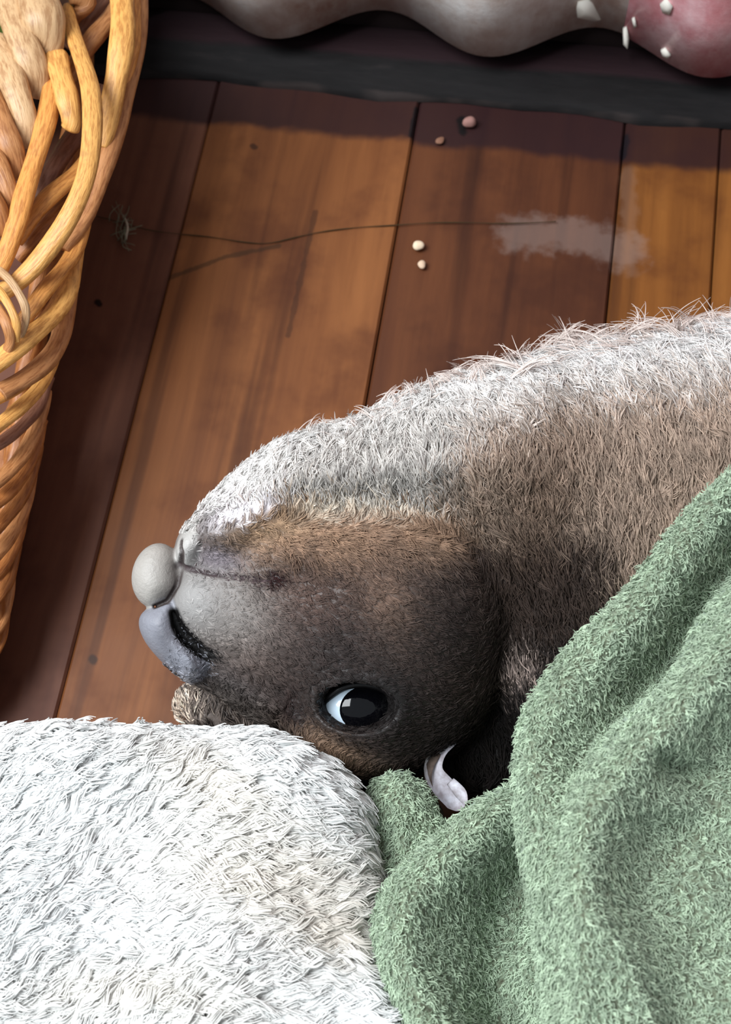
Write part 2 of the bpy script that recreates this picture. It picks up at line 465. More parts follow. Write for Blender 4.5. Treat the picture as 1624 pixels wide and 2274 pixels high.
# corrugated iron wall: backing board, a grey sheet and a red painted sheet
v, f = box_vf(-1.0, 1.0, 0.2302, 0.244, 0.0005, 0.9)
wall = tag(ap_obj('wall_back', v, f, plain('backing_board', (30, 22, 22), 0.9, 0.1)), kind='structure')
def iron(name, c0, c1, c2, rough, flakes):
    m, nt, b = mat(name); co = objco(nt)
    n1 = noise(nt, co, 22, 6, 0.65); n2 = noise(nt, co, 140, 5, 0.65); n3 = noise(nt, co, 42, 4, 0.6, (1, 1, 0.3))
    r = ramp(nt, [(0.36, c0), (0.52, c1), (0.66, c2)]); nt.links.new(n1, r.inputs[0])
    col = mixc(nt, math_(nt, 'MULTIPLY', smooth(nt, n2, 0.35, 0.75), 0.35), r.outputs[0], l4(c2))
    if flakes: col = mixc(nt, smooth(nt, n3, 0.60, 0.66), col, l4((206, 196, 198)))
    else: col = mixc(nt, math_(nt, 'MULTIPLY', smooth(nt, n3, 0.5, 0.75), 0.55), col, l4((160, 112, 98)))
    nt.links.new(col, b.inputs['Base Color']); b.inputs['Roughness'].default_value = rough
    b.inputs['Specular IOR Level'].default_value = 0.6; bump(nt, b, n2, 0.35, 0.0008)
    return m
PITCHC = 0.0930
def sheet(name, a0, a1, off, m, z0=0.0150, z1=0.9):
    n = int((a1-a0)/0.0035); vs, fs = [], []
    zs = [z0, z0+0.03, z0+0.1, z0+0.3, z1]; th = 0.0008
    for side in (0, th):
        for z in zs:
            for i in range(n+1):
                a = a0+(a1-a0)*i/n
                vs.append((a, 0.2177+off+side-0.0105*math.cos(2*math.pi*(a+0.0738)/PITCHC), z))
    W = n+1; L = len(zs)*W
    for s in (0, 1):
        for j in range(len(zs)-1):
            for i in range(n):
                q = (s*L+j*W+i, s*L+j*W+i+1, s*L+(j+1)*W+i+1, s*L+(j+1)*W+i); fs.append(q if s == 0 else q[::-1])
    for i in range(n): fs.append((L+i, L+i+1, i+1, i))
    for e in (0, n):
        for j in range(len(zs)-1):
            q = (j*W+e, (j+1)*W+e, L+(j+1)*W+e, L+j*W+e); fs.append(q if e == 0 else q[::-1])
    o = ap_obj(name, vs, fs, m, wall, True)
    return o
m_grey = iron('galvanised_iron', (160, 124, 108), (200, 186, 178), (228, 228, 226), 0.5, False)
m_red = iron('red_painted_iron', (182, 100, 106), (206, 142, 148), (230, 194, 198), 0.2, True)
grey = tag(sheet('corrugated_sheet', -0.95, 0.0850, 0.0, m_grey), 'grey weathered corrugated iron')
red = tag(sheet('corrugated_sheet', 0.0757, 0.95, -0.0012, m_red), 'glossy flaking red painted corrugated iron')
def on_sheet(u, v, off=0.0):                    # where the sheet is met under a pixel
    for z in np.arange(0.0150, 0.12, 0.0004):
        p = at(u, v, z); a, q = p @ WV, p @ PV
        if q <= 0.2177+off-0.0105*math.cos(2*math.pi*(a+0.0738)/PITCHC): return (a, q, z)
    return (a, q, z)
m_pale_bit = plain('pale_white', (226, 222, 212), 0.6, 0.3)
def flake(poly, parent, off):
    top = [np.array(on_sheet(u, v, off)) for u, v in poly]; n = len(top); c = sum(top)/n
    out = np.array([0, -1.0, 0.2])
    vs = [c+out*0.0016]+[t+out*0.0010 for t in top]+[t-out*0.0006 for t in top]
    fs = [(0, 1+(i+1) % n, 1+i) for i in range(n)]+[(1+i, 1+(i+1) % n, 1+n+(i+1) % n, 1+n+i) for i in range(n)]+[tuple(1+n+i for i in range(n))]
    return ap_obj('flake', vs, fs, m_pale_bit, parent, True)
flake([(1281,16),(1284,4),(1306,-3),(1318,8),(1335,41),(1322,44),(1300,40),(1283,36)], grey, 0.0)
flake([(1384,62),(1392,58),(1398,84),(1394,106),(1385,96)], red, -0.0012)  # small raised white pieces on the red sheet
flake([(1466,8),(1480,-4),(1494,12),(1488,30),(1472,26)], red, -0.0012)
flake([(1468,110),(1478,106),(1490,120),(1482,128),(1472,122)], red, -0.0012)
flake([(1404,40),(1410,38),(1414,56),(1408,60)], red, -0.0012)

# ------------------------------------------------------------------ the animal: one body
def gm(u, v, cu, cv, ru, rv, ang=0):
    ca, sa = math.cos(math.radians(ang)), math.sin(math.radians(ang))
    x, y = u-cu, v-cv; a = (x*ca+y*sa)/ru; b = (-x*sa+y*ca)/rv
    return np.exp(-(a*a+b*b))
def sstep(x, a, b):
    t = np.clip((x-a)/(b-a), 0, 1); return t*t*(3-2*t)
headP = [(398,1195),(425,1168),(480,1140),(560,1122),(650,1126),(800,1132),(950,1150),(1050,1190),(1100,1280),(1118,1380),(1115,1480),(1085,1560),(1050,1625),(1000,1665),(930,1715),(850,1742),(760,1718),(680,1672),(600,1612),(500,1560),(425,1512),(370,1470),(355,1420),(362,1340),(385,1270)]
neckP = [(475,1150),(495,1108),(540,1060),(590,1018),(640,990),(700,976),(780,958),(850,920),(940,878),(1050,838),(1150,812),(1250,786),(1350,772),(1450,762),(1550,745),(1700,725),(1950,700),(2150,800),(2150,1500),(1900,1750),(1500,1800),(1250,1760),(1130,1640),(1120,1500),(1100,1380),(1050,1260),(950,1210),(800,1180),(650,1165)]
upl = linemap(neckP[:18])
hm, nm = polymap(headP, 5), polymap(neckP, 6)
head_ = inflate(hm, 235, lambda u, v: 100+125*sstep(u, 380, 780), -20); neck_ = inflate(nm, 330, 290, -75)
throat_ = inflate(polymap([(478,1150),(500,1105),(545,1060),(600,1018),(700,976),(800,955),(900,905),(1050,850),(1120,1000),(1100,1220),(900,1260),(700,1230),(560,1190)], 5), 130, 150, -60)
upper_lip = ellip(347, 1276, 22, 52, 70, 62, 12)
lip_edge = ellip(358, 1302, 20, 40, 46, 58, 0)
nose_ = inflate(polymap([(322,1354),(350,1338),(380,1326),(392,1362),(408,1405),(440,1438),(462,1480),(430,1520),(378,1486),(330,1440),(308,1398),(308,1370)], 2), 52, 78, 26)
muzzle_ = ellip(480, 1345, 22, 105, 92, 84, 20)
lowlip_ = ellip(424, 1214, 36, 26, 42, 70, 20)
chin_ = ellip(520, 1178, 20, 110, 58, 110, -22)
brow_ = capsule([(655,1590,112),(690,1640,118),(760,1676,100),(850,1690,70)], [34,40,38,30])
cheek_ = ellip(900, 1330, 80, 190, 150, 120, 10)
lid_ = ellip(795, 1568, 120, 112, 84, 92, 4)
tuft_ = ellip(1158, 1500, -40, 46, 60, 80, 10)
nape_ = ellip(1090, 1690, -150, 135, 190, 110, 0)  # dark mass added to fill the shaded gap behind the head
farear_ = capsule([(520,1640,-60),(470,1590,-50),(420,1545,-70),(395,1590,-90)], [60,50,26,10])
socket = ellip(793, 1568, 180, 82, 53, 90, 3)
def base_fn(X, Y, W, u, v):
    a = (X, Y, W, u, v)
    d = smin(head_(*a), cheek_(*a), 60)
    d = smin(d, lid_(*a), 50); d = smin(d, muzzle_(*a), 40); d = smin(d, chin_(*a), 40); d = smin(d, brow_(*a), 40)
    d = smin(d, lowlip_(*a), 16); d = smin(d, nose_(*a), 22)
    ul = smin(upper_lip(*a), lip_edge(*a), 20); d = smin(d, ul, 8)
    d = smin(d, farear_(*a), 24)
    n = smin(neck_(*a), throat_(*a), 60)
    n = smin(n, tuft_(*a), 30); n = smin(n, nape_(*a), 40)
    return smin(d, n, 58)
def ray_w(u, v, fn=base_fn, w0=380.0):          # height of the animal's surface under a pixel
    w = w0
    for _ in range(500):
        p = PX(u, v, w); d = float(fn(np.array([p[0]]), np.array([p[1]]), np.array([p[2]]), np.array([float(u)]), np.array([float(v)]))[0])
        if d < 0.6: break
        w -= max(d*0.6, 0.5)
    return w
def groove(path, r, off=0.0, sink=None):
    pts = [(u, v, ray_w(u, v)+off) for u, v in path]; g = capsule(pts, r)
    if sink is None: return g
    g2_ = capsule([(u, v, w-sink) for u, v, w in pts], r); return lambda *a: np.minimum(g(*a), g2_(*a))
nost = groove([(386,1362),(394,1388),(408,1410),(428,1430),(450,1446),(476,1456)], [6,10,13,14,11,6], 0, 12)
mouth = groove([(398,1256),(415,1262),(440,1268),(470,1275),(535,1284),(598,1288)], [8,5,3.5,3,3,4], 0, 3)
cleft = groove([(402,1200),(404,1230),(402,1258),(394,1300),(372,1335),(345,1347),(316,1352)], [3,4,5,5,5,4,4], 0, 8)
cleft2 = groove([(380,1330),(390,1362)], [4,4])
chinline = groove([(452,1190),(438,1235),(436,1258)], [3,6,5])
crease = groove([(628,1535),(618,1580),(640,1640),(690,1690)], [8,13,13,8])
def animal_fn(X, Y, W, u, v):
    d = base_fn(X, Y, W, u, v); a = (X, Y, W, u, v)
    for c, k in ((nost, 6), (mouth, 6), (cleft, 6), (cleft2, 5), (chinline, 5), (crease, 22), (socket, 14)):
        d = smax(d, -c(*a), k)
    return d
AV, AF = solid(animal_fn, (-560, -500, -520), (1420, 640, 330), 4.2)
AN = vnormals(AV, AF)
if np.mean(AN[:, 2][AV[:, 2] > 100]) < 0: AF = AF[:, ::-1]; AN = -AN

def coat(P, N):
    """coat tint with shade painted in around the neck: dark face, grey bare muzzle, tan jaw, whitish throat and chest edge"""
    u, v = uv_of(P); n = len(u); w = P[:, 2]
    C = lambda c: lin(c)[None]
    def mix(col, k, c): k = np.clip(k, 0, 1)[:, None]; return col*(1-k)+C(c)*k
    dh = hm(u, v); headm = 1-sstep(dh, -12, 30)
    body = np.repeat(C((152, 133, 118)), n, 0)                        # tan neck
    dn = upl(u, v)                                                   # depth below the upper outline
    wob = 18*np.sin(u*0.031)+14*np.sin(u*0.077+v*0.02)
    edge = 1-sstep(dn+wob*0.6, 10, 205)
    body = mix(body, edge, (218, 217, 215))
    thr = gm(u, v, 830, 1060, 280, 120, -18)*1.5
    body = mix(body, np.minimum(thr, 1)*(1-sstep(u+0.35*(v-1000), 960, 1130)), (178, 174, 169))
    body = mix(body, sstep(v, 1170, 1290)*(1-sstep(u, 1300, 1430)), (28, 23, 21))  # valley between head and neck painted dark for its shade
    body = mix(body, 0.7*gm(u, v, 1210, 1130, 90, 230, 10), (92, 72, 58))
    body = mix(body, 0.95*gm(u, v, 1230, 1420, 160, 200, 0)*1.3, (50, 40, 35))  # same valley shade, spread further down the neck
    body = mix(body, sstep(v, 1380, 1540)*(u > 900), (20, 16, 15))  # deep shade of the gap behind the head painted almost black
    body = mix(body, 1.3*gm(u, v, 1158, 1508, 36, 36), (150, 134, 126))
    face = np.repeat(C((64, 52, 46)), n, 0)
    jaw = 1-sstep(v+0.05*(u-800)+0.5*wob, 1175, 1290)
    face = mix(face, jaw*sstep(u, 470, 620), (136, 110, 90))
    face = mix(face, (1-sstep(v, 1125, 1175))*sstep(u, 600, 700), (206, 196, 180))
    face = mix(face, 0.7*gm(u, v, 850, 1330, 55, 150, -8), (112, 90, 76))
    face = mix(face, 0.5*gm(u, v, 1040, 1540, 60, 70, 0), (96, 78, 66))
    face = mix(face, 0.7*gm(u, v, 640, 1380, 130, 110, -20), (88, 66, 58))
    face = mix(face, 0.6*sstep(v, 1310, 1460)*sstep(u, 500, 640), (42, 35, 33))  # lower half of the face tinted darker
    face = mix(face, 0.8*gm(u, v, 1010, 1390, 95, 160), (34, 28, 26))
    face = mix(face, 0.7*gm(u, v, 750, 1440, 130, 90), (40, 34, 33))
    face = mix(face, 0.9*gm(u, v, 990, 1620, 110, 100), (34, 28, 26))
    face = mix(face, 1.2*gm(u, v, 500, 1350, 105, 90, 20), (118, 112, 108))
    face = mix(face, 1.1*gm(u, v, 425, 1330, 60, 75, 0), (138, 136, 134))
    face = mix(face, 0.8*gm(u, v, 500, 1530, 130, 55, 35), (70, 66, 66))
    face = mix(face, 1.1*gm(u, v, 720, 1660, 90, 34, 28), (142, 116, 96))
    face = mix(face, 0.9*gm(u, v, 540, 1590, 120, 30, 30), (112, 104, 98))
    face = mix(face, 1.2*gm(u, v, 645, 1580, 30, 55, -10), (40, 30, 28))
    face = mix(face, 1.8*gm(u, v, 603, 1286, 30, 15, -6), (34, 14, 14))
    face = mix(face, 0.9*gm(u, v, 600, 1170, 90, 30, -15), (140, 116, 92))
    eye = gm(u, v, 800, 1568, 118, 84)*1.5
    face = mix(face, eye, (26, 21, 20))
    face = mix(face, gm(u, v, 870, 1560, 50, 60), (20, 17, 17))
    col = body*(1-headm[:, None])+face*headm[:, None]
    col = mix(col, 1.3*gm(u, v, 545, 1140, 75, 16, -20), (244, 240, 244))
    mz = 1-sstep(u, 395, 440)
    col = mix(col, (1-sstep(nose_(P[:, 0], P[:, 1], P[:, 2], u, v), 4, 18))*(v > 1325), (136, 138, 147))
    col = mix(col, 0.8*gm(u, v, 368, 1420, 22, 40, -20)*(v > 1340), (90, 90, 97))
    col = mix(col, 1-sstep(upper_lip(P[:, 0], P[:, 1], P[:, 2], u, v), 3, 12), (166, 162, 156))
    col = mix(col, 0.8*gm(u, v, 388, 1250, 18, 45)*(u < 400), (120, 112, 108))  # right side of the lip painted darker, turned from the light
    col = mix(col, 1-sstep(lowlip_(P[:, 0], P[:, 1], P[:, 2], u, v), 2, 12), (178, 176, 172))
    col = mix(col, 0.9*gm(u, v, 480, 1240, 50, 26, 10), (126, 118, 124))
    for c, r0, r1, cc in ((nost, 3, 12, (14, 12, 12)), (mouth, 0, 5, (62, 50, 52)), (cleft, 0, 5, (70, 62, 60))):
        col = mix(col, 1-sstep(c(P[:, 0], P[:, 1], P[:, 2], u, v), r0, r1), cc)
    far = (1-sstep(farear_(P[:, 0], P[:, 1], P[:, 2], u, v), 6, 30))
    col = mix(col, far, (92, 82, 76))
    pale = gm(u, v, 396, 1582, 20, 46, 20)
    col = mix(col, pale*1.5, (222, 204, 186))
    return col
m_skin, nt, b = mat('animal_skin')
a_ = N_(nt, 'ShaderNodeAttribute', attribute_name='tint'); co = objco(nt)
n1 = noise(nt, co, 900, 4, 0.6); n2 = noise(nt, co, 160, 3, 0.5)
nt.links.new(mixc(nt, 1.0, a_.outputs['Color'], mixc(nt, n2, (0.82, 0.82, 0.82, 1), (1.1, 1.1, 1.1, 1)), 'MULTIPLY'), b.inputs['Base Color'])
b.inputs['Roughness'].default_value = 0.45; b.inputs['Specular IOR Level'].default_value = 0.4
bump(nt, b, math_(nt, 'ADD', n1, math_(nt, 'MULTIPLY', noise(nt, co, 380, 5, 0.65), 1.6)), 0.38, 0.0006)
base = at(1250, 1150, 0); base[2] = 0
animal = tag(empty('young_animal', base), 'young brown furry animal with a whitish throat lying head upside down between the blankets', 'animal')
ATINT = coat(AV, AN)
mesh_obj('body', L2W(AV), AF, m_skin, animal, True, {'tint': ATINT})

# eye: eyeball turned toward the back of the head, so the white shows in the front corner
ew = ray_w(793, 1568, animal_fn)+4; EC = PX(792, 1568, ew-12); ER = 86.0
def ball(c, R, nu=48, nv=28, sx=1, sy=1, sz=1):
    vs, fs = [], []
    for j in range(nv+1):
        th = math.pi*j/nv
        for i in range(nu):
            p = 2*math.pi*i/nu; vs.append((c[0]+sx*R*math.sin(th)*math.cos(p), c[1]+sy*R*math.sin(th)*math.sin(p), c[2]+sz*R*math.cos(th)))
    for j in range(nv):
        for i in range(nu): fs.append((j*nu+i, (j+1)*nu+i, (j+1)*nu+(i+1) % nu, j*nu+(i+1) % nu))
    return np.array(vs), fs
m_scl = plain('eye_white', (196, 214, 228), 0.12, 0.6); m_iris = plain('dark_iris', (5, 5, 8), 0.05, 0.4); m_lid = plain('black_eyelid', (12, 10, 11), 0.35, 0.4)
vs, fs = ball(EC, ER, sy=0.80, sz=0.75)
eye = tag(mesh_obj('eye', L2W(vs), [q[::-1] for q in fs], m_scl, animal), 'glossy dark eye with a bluish white corner')
g_ = np.array([0.36, -0.03, 0.93]); g_ /= np.linalg.norm(g_); e1 = np.cross([0, 1.0, 0], g_); e1 /= np.linalg.norm(e1); e2 = np.cross(g_, e1)
vs, fs = [], []                                 # the dark iris: a lens lying on the eyeball
for sh, rr_ in ((0, 1.0), (1, 0.94)):
    for j in range(13):
        th_ = math.radians(45)*j/12; bul = 2.0*(1-(j/12)**4)+0.4
        for i in range(40):
            q = g_*math.cos(th_)+math.sin(th_)*(e1*math.cos(i*math.pi/20)+e2*math.sin(i*math.pi/20))
            vs.append(EC+q*np.array([1, 0.80, 0.75])*(ER*rr_+(bul if sh == 0 else 0)))
for sh in (0, 1):
    for j in range(12):
        for i in range(40):
            k0 = sh*520+j*40; q = (k0+i, k0+40+i, k0+40+(i+1) % 40, k0+(i+1) % 40); fs.append(q if sh == 0 else q[::-1])
for i in range(40): fs.append((480+i, 1000+i, 1000+(i+1) % 40, 480+(i+1) % 40))
mesh_obj('iris', L2W(np.array(vs)), fs, m_iris, eye)
def tube(pts, rad, n=8, closed=False):
    P = np.asarray(pts, float); K = len(P); rad = np.broadcast_to(np.asarray(rad, float), (K,))
    T = np.gradient(P, axis=0)
    if closed: T = np.roll(P, -1, 0)-np.roll(P, 1, 0)
    T /= np.linalg.norm(T, axis=1, keepdims=True)+1e-12
    ref = np.array([0, 0, 1.0]) if abs(T[0, 2]) < 0.9 else np.array([1.0, 0, 0])
    vs, fs = [], []; nrm = None
    for i in range(K):
        if nrm is None: nrm = ref-T[i]*(ref @ T[i])
        else: nrm = nrm-T[i]*(nrm @ T[i])
        nrm = nrm/(np.linalg.norm(nrm)+1e-12); bi = np.cross(T[i], nrm)
        for j in range(n):
            a = 2*math.pi*j/n; vs.append(P[i]+rad[i]*(math.cos(a)*nrm+math.sin(a)*bi))
    m = K if closed else K-1
    for i in range(m):
        for j in range(n):
            fs.append((i*n+j, i*n+(j+1) % n, ((i+1) % K)*n+(j+1) % n, ((i+1) % K)*n+j))
    if not closed: fs.append(tuple(range(n-1, -1, -1))); fs.append(tuple((K-1)*n+j for j in range(n)))
    return np.array(vs), fs
lid = chaikin([(708,1570),(728,1592),(765,1614),(815,1618),(858,1600),(876,1566),(858,1532),(812,1517),(765,1522),(730,1546)], 3)
lp = np.array([PX(q[0], q[1], EC[2]+3+0.75*ER*math.sqrt(max(0.04, 1-((q[0]-792)/ER)**2-((q[1]-1568)/(0.80*ER))**2))) for q in lid])
vs, fs = tube(lp, 9.0, 8, True)
mesh_obj('eyelid', L2W(vs), fs, m_lid, animal)

# fur: short on the face, long and pale on throat and chest
def fur_dir(u, v):
    d = np.zeros((len(u), 3)); thr = 1-sstep(hm(u, v), -70, 0)
    top = 1-sstep(upl(u, v), 40, 230)
    fx = 0.85+0*u; fy = 0.25+0.5*gm(u, v, 800, 1220, 300, 110)-0.2*gm(u, v, 800, 1640, 200, 80); fz = 0.1+0*u
    nx = -0.22+0.45*top*0+0.25*gm(u, v, 700, 1060, 220, 120)-0.1*top; ny = -0.85+0*u; nz = 0.25+0.1*top
    d[:, 0] = fx*thr+nx*(1-thr); d[:, 1] = fy*thr+ny*(1-thr); d[:, 2] = fz*thr+nz*(1-thr)
    return d
bare = lambda u, v: np.clip((1-sstep(u+0.2*(v-1300), 400, 500))*(v > 1185)*(v < 1545)+1.25*gm(u, v, 385, 1330, 95, 170, -15)+1.1*gm(u, v, 470, 1340, 75, 75, 20)+1.4*gm(u, v, 795, 1568, 95, 58), 0, 1)
def fur_len(u, v):
    dh = hm(u, v); face = 1-sstep(dh, -40, 40)
    L = 34+22*sstep(u, 1000, 1500)*(1-sstep(upl(u, v), 20, 150))
    L = L*sstep(u, 440, 760)+22*(1-sstep(u, 440, 760))
    Lf = 15+16*(1-sstep(v, 1180, 1320))*sstep(u, 520, 700)
    return (L*(1-face)+Lf*face)*(1-0.7*bare(u, v))
def fur_lift(u, v):
    face = 1-sstep(hm(u, v), -40, 40)
    return 0.50*(1-face)+0.28*face
def fdens(u, v, n, c):
    k = np.clip((n[:, 2]+0.45)*3, 0, 1)
    k = k*((u < 2250) & (v < 1850))
    face = 1-sstep(hm(u, v), -40, 40)
    return k*(1-np.clip(1.3*(1-sstep(u+0.2*(v-1300), 370, 450))*(v > 1185)*(v < 1530)+1.5*gm(u, v, 795, 1568, 92, 55)+0.72*gm(u, v, 460, 1340, 75, 80, 20), 0, 1))*(0.75+0.4*face)*(farear_k(u, v))
farear_k = lambda u, v: 1-0.6*((v > 1590) & (u < 560))
m_fur = tintmat('fur', 0.62, 0.25)
P, Nn = sample(AV, AF, AN, 175000, fdens)
u_, v_ = uv_of(P)
rad = np.where(hm(u_, v_) < 0, 1.2, 1.5)*RNG.uniform(0.7, 1.3, len(P))
pts, r_, own = locks(P, Nn, 16000, fur_dir, fur_len, fur_lift, 0.05, 0.8, 0.72, rad, 6, 0.22)
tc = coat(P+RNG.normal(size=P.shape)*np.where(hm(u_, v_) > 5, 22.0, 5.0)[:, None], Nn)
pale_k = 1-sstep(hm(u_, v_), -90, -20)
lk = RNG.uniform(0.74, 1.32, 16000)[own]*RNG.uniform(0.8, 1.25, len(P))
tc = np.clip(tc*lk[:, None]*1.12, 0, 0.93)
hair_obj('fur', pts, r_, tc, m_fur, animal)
# long guard hairs that stand out along the throat and chest outline
def gdens(u, v, n, c):
    return ((np.abs(n[:, 2]) < 0.55) & (n[:, 1] < -0.2) & (u > 560) & (u < 2150) & (v < 1100)).astype(float)*sstep(u, 540, 1100)+1e-9
P, Nn = sample(AV, AF, AN, 3000, gdens)
gl = lambda u, v: 58+62*sstep(u, 800, 1450)
gd = lambda u, v: np.stack([-0.12+0*u, -0.9+0*u, 0.15+0*u], -1)
pts, r_, own = locks(P, Nn, 680, gd, gl, lambda u, v: 0.6+0*u, 0.06, 0.5, 0.92, np.full(len(P), 1.3), 7, 0.10, 0.42, 0.25)
hair_obj('guard_hair', pts, r_, np.clip(np.repeat(lin((236, 222, 214))[None], len(P), 0)*RNG.uniform(0.6, 1.05, (len(P), 1)), 0, 0.93), m_fur, animal)

# ear: pale folded leaf hanging below the back of the head
def leaf(path, widths, bends, wv, thick=5.0, n=9):
    c = chaikin(np.array(path, float), 2, False); K = len(c); vs, fs = [], []
    ws = np.interp(np.linspace(0, 1, K), np.linspace(0, 1, len(widths)), widths)
    wz = np.interp(np.linspace(0, 1, K), np.linspace(0, 1, len(wv)), wv)
    T = np.gradient(c, axis=0); T /= np.linalg.norm(T, axis=1, keepdims=True)+1e-9
    for s in (0, 1):
        for i in range(K):
            for j in range(n):
                q = 2*j/(n-1)-1
                pu = c[i, 0]-T[i, 1]*q*ws[i]; pv = c[i, 1]+T[i, 0]*q*ws[i]
                vs.append(PX(pu, pv, wz[i]-bends*ws[i]*(1-q*q)*(1 if s == 0 else 1)-thick*s*(1-0.8*abs(q)**3)))
    for s in (0, 1):
        for i in range(K-1):
            for j in range(n-1):
                k = s*K*n+i*n+j; q = (k, k+1, k+n+1, k+n); fs.append(q if s else q[::-1])
    for i in range(K-1):
        for j in (0, n-1):
            q = (i*n+j, (i+1)*n+j, K*n+(i+1)*n+j, K*n+i*n+j); fs.append(q if j == 0 else q[::-1])
    for i in (0, K-1):
        for j in range(n-1):
            q = (i*n+j, i*n+j+1, K*n+i*n+j+1, K*n+i*n+j); fs.append(q[::-1] if i == 0 else q)
    return np.array(vs), fs
m_ear = plain('ear_skin', (222, 222, 232), 0.5, 0.3, (158, 148, 152), 300, (1, 1, 1))
vs, fs = leaf([(1010,1640),(972,1668),(958,1712),(985,1748),(1014,1780),(1022,1800)], [10, 16, 21, 26, 23, 3], 0.85, [40, 60, 75, 85, 90, 92], 7)
ear = tag(mesh_obj('ear', L2W(vs), fs, m_ear, animal), 'pale bluish white folded ear')
vs, fs = leaf([(975,1672),(950,1705),(952,1752),(972,1800),(985,1825)], [5, 9, 8, 11, 3], 0.4, [52, 66, 74, 78, 74], 5)
tag(mesh_obj('ear_rim', L2W(vs), fs, plain('brown_rim', (96, 82, 74), 0.7, 0.2, (60, 50, 45), 400), ear), 'brown furry rim')
vs, fs = leaf([(1000,1735),(1025,1762),(1034,1785)], [10, 14, 3], 0.5, [95, 97, 92], 4)
mesh_obj('ear_fold', L2W(vs), fs, m_ear, ear)

# ------------------------------------------------------------------ blankets
whiteP = [(-420,1660),(-200,1632),(0,1628),(80,1622),(150,1612),(250,1618),(350,1618),(450,1628),(540,1626),(600,1640),(650,1662),(710,1696),(760,1735),(792,1790),(806,1850),(822,1920),(838,1985),(832,2045),(848,2120),(868,2195),(884,2270),(890,2340),(860,2600),(700,2760),(-420,2760)]
wm = polymap(whiteP, 3)
def white_H(u, v):
    return (wfloor(u, v, 0.0)+352+16*np.sin(u*0.011+v*0.004)+14*np.sin(v*0.013-u*0.003)-0.00025*(u-250)**2*0.35)
white_p = pillow(wm, 105, white_H, 0.12)
white_ = lambda *a: smax(white_p(*a), -(animal_fn(*a)-6), 8)
WVt, WF = solid(lambda X, Y, W, u, v: white_(X, Y, W, u, v), (-1150, 420, -330), (120, 1500, 560), 9.0)
WN = vnormals(WVt, WF)
if np.mean(WN[:, 2][WVt[:, 2] > 150]) < 0: WF = WF[:, ::-1]; WN = -WN
def white_col(P):
    u, v = uv_of(P); n = len(u)
    c = np.repeat(lin((226, 228, 227))[None], n, 0)
    def mix(c, k, q): k = np.clip(k, 0, 1)[:, None]; return c*(1-k)+lin(q)[None]*k
    k = 0.55*gm(u, v, 560, 1960, 260, 130, 10)+0.45*gm(u, v, 420, 1750, 160, 60, 20)+0.4*gm(u, v, 260, 2230, 300, 80)+0.35*gm(u, v, 700, 2080, 120, 60)
    c = mix(c, k, (196, 184, 166))
    return c
m_wbase = tintmat('white_backing', 0.95, 0.05)
b0 = at(300, 2000, 0); b0[2] = 0
white = tag(empty('white_blanket', b0), 'thick cream white long pile blanket with soft curling locks beside the animal', 'blanket')
mesh_obj('blanket_body', L2W(WVt), WF, m_wbase, white, True, {'tint': white_col(WVt)*0.8})
def wdir(u, v):
    a = np.radians(-32+30*sstep(u, 150, 560)+12*np.sin(u*0.009+v*0.012)+9*np.sin(v*0.02-u*0.013))
    a = a + np.radians(42)*sstep(u, 640, 860)*sstep(v, 1650, 1760)*(1-sstep(v, 1900, 2050))
    edge = (1-sstep(v-1610, 0, 60))*(u < 480)
    d = np.stack([np.cos(a), np.sin(a), 0.1+0*u], -1)
    e = np.stack([0.35+0*u, -0.9+0*u, 0.25+0*u], -1)
    return d*(1-edge[:, None])+e*edge[:, None]
P, Nn = sample(WVt, WF, WN, 105000, lambda u, v, n, c: np.clip((n[:, 2]+0.3)*3, 0, 1)*((u > -330) & (v < 2650)))
NC = 8400
pts, r_, own = locks(P, Nn, NC, wdir, lambda u, v: 66+0*u-14*(v < 1640), lambda u, v: 0.40+0*u, 0.13, 0.95, 0.84, RNG.uniform(1.9, 3.2, len(P)), 10, 0.06, 0.13)
tc = white_col(P)*(RNG.uniform(0.88, 1.06, NC)[own]*RNG.uniform(0.92, 1.06, len(P)))[:, None]
m_pile = tintmat('white_pile', 0.7, 0.15)
hair_obj('pile', pts, r_, np.clip(tc, 0, 0.95), m_pile, white)

# green fleece: overlapping thick folds
A_P = [(2400,700),(2300,690),(2000,830),(1850,910),(1700,990),(1624,1040),(1560,1095),(1500,1160),(1440,1245),(1375,1322),(1300,1395),(1235,1465),(1185,1535),(1153,1600),(1143,1680),(1141,1760),(1148,1860),(1166,1950),(1184,2050),(1196,2150),(1208,2300),(1215,2800),(2400,2800)]
Bf_P = [(2380,860),(1800,1120),(1690,1215),(1624,1288),(1572,1345),(1530,1408),(1502,1478),(1455,1530),(1395,1585),(1330,1655),(1275,1720),(1238,1790),(1222,1880),(1235,2000),(1260,2300),(1270,2800),(2380,2800)]
C_P = [(1400,1640),(1250,1680),(1140,1735),(1085,1762),(1030,1795),(980,1838),(930,1884),(882,1930),(846,1975),(826,2040),(828,2110),(850,2180),(880,2238),(905,2290),(940,2420),(980,2800),(1600,2800),(1600,1640)]
D_P = [(822,1738),(850,1716),(890,1708),(925,1725),(960,1768),(985,1830),(1010,1900),(1010,2050),(850,2100),(828,2010),(836,1960),(826,1880),(814,1800)]
ma, mb_, mc_, md = (polymap(q, 3) for q in (A_P, Bf_P, C_P, D_P))
val1 = linemap([(1720,1120),(1640,1230),(1580,1320),(1530,1410),(1480,1475),(1400,1545),(1320,1625)])
ridA = linemap([(1640,1075),(1520,1185),(1400,1345),(1290,1450),(1200,1570),(1172,1700),(1200,1850),(1255,1960),(1300,2100),(1340,2300)])
ridB = linemap([(1700,1330),(1600,1480),(1470,1600),(1350,1720),(1270,1840),(1275,1990),(1320,2150),(1350,2300)])
cr1 = linemap([(1480,1690),(1540,1722),(1600,1738),(1700,1750)])
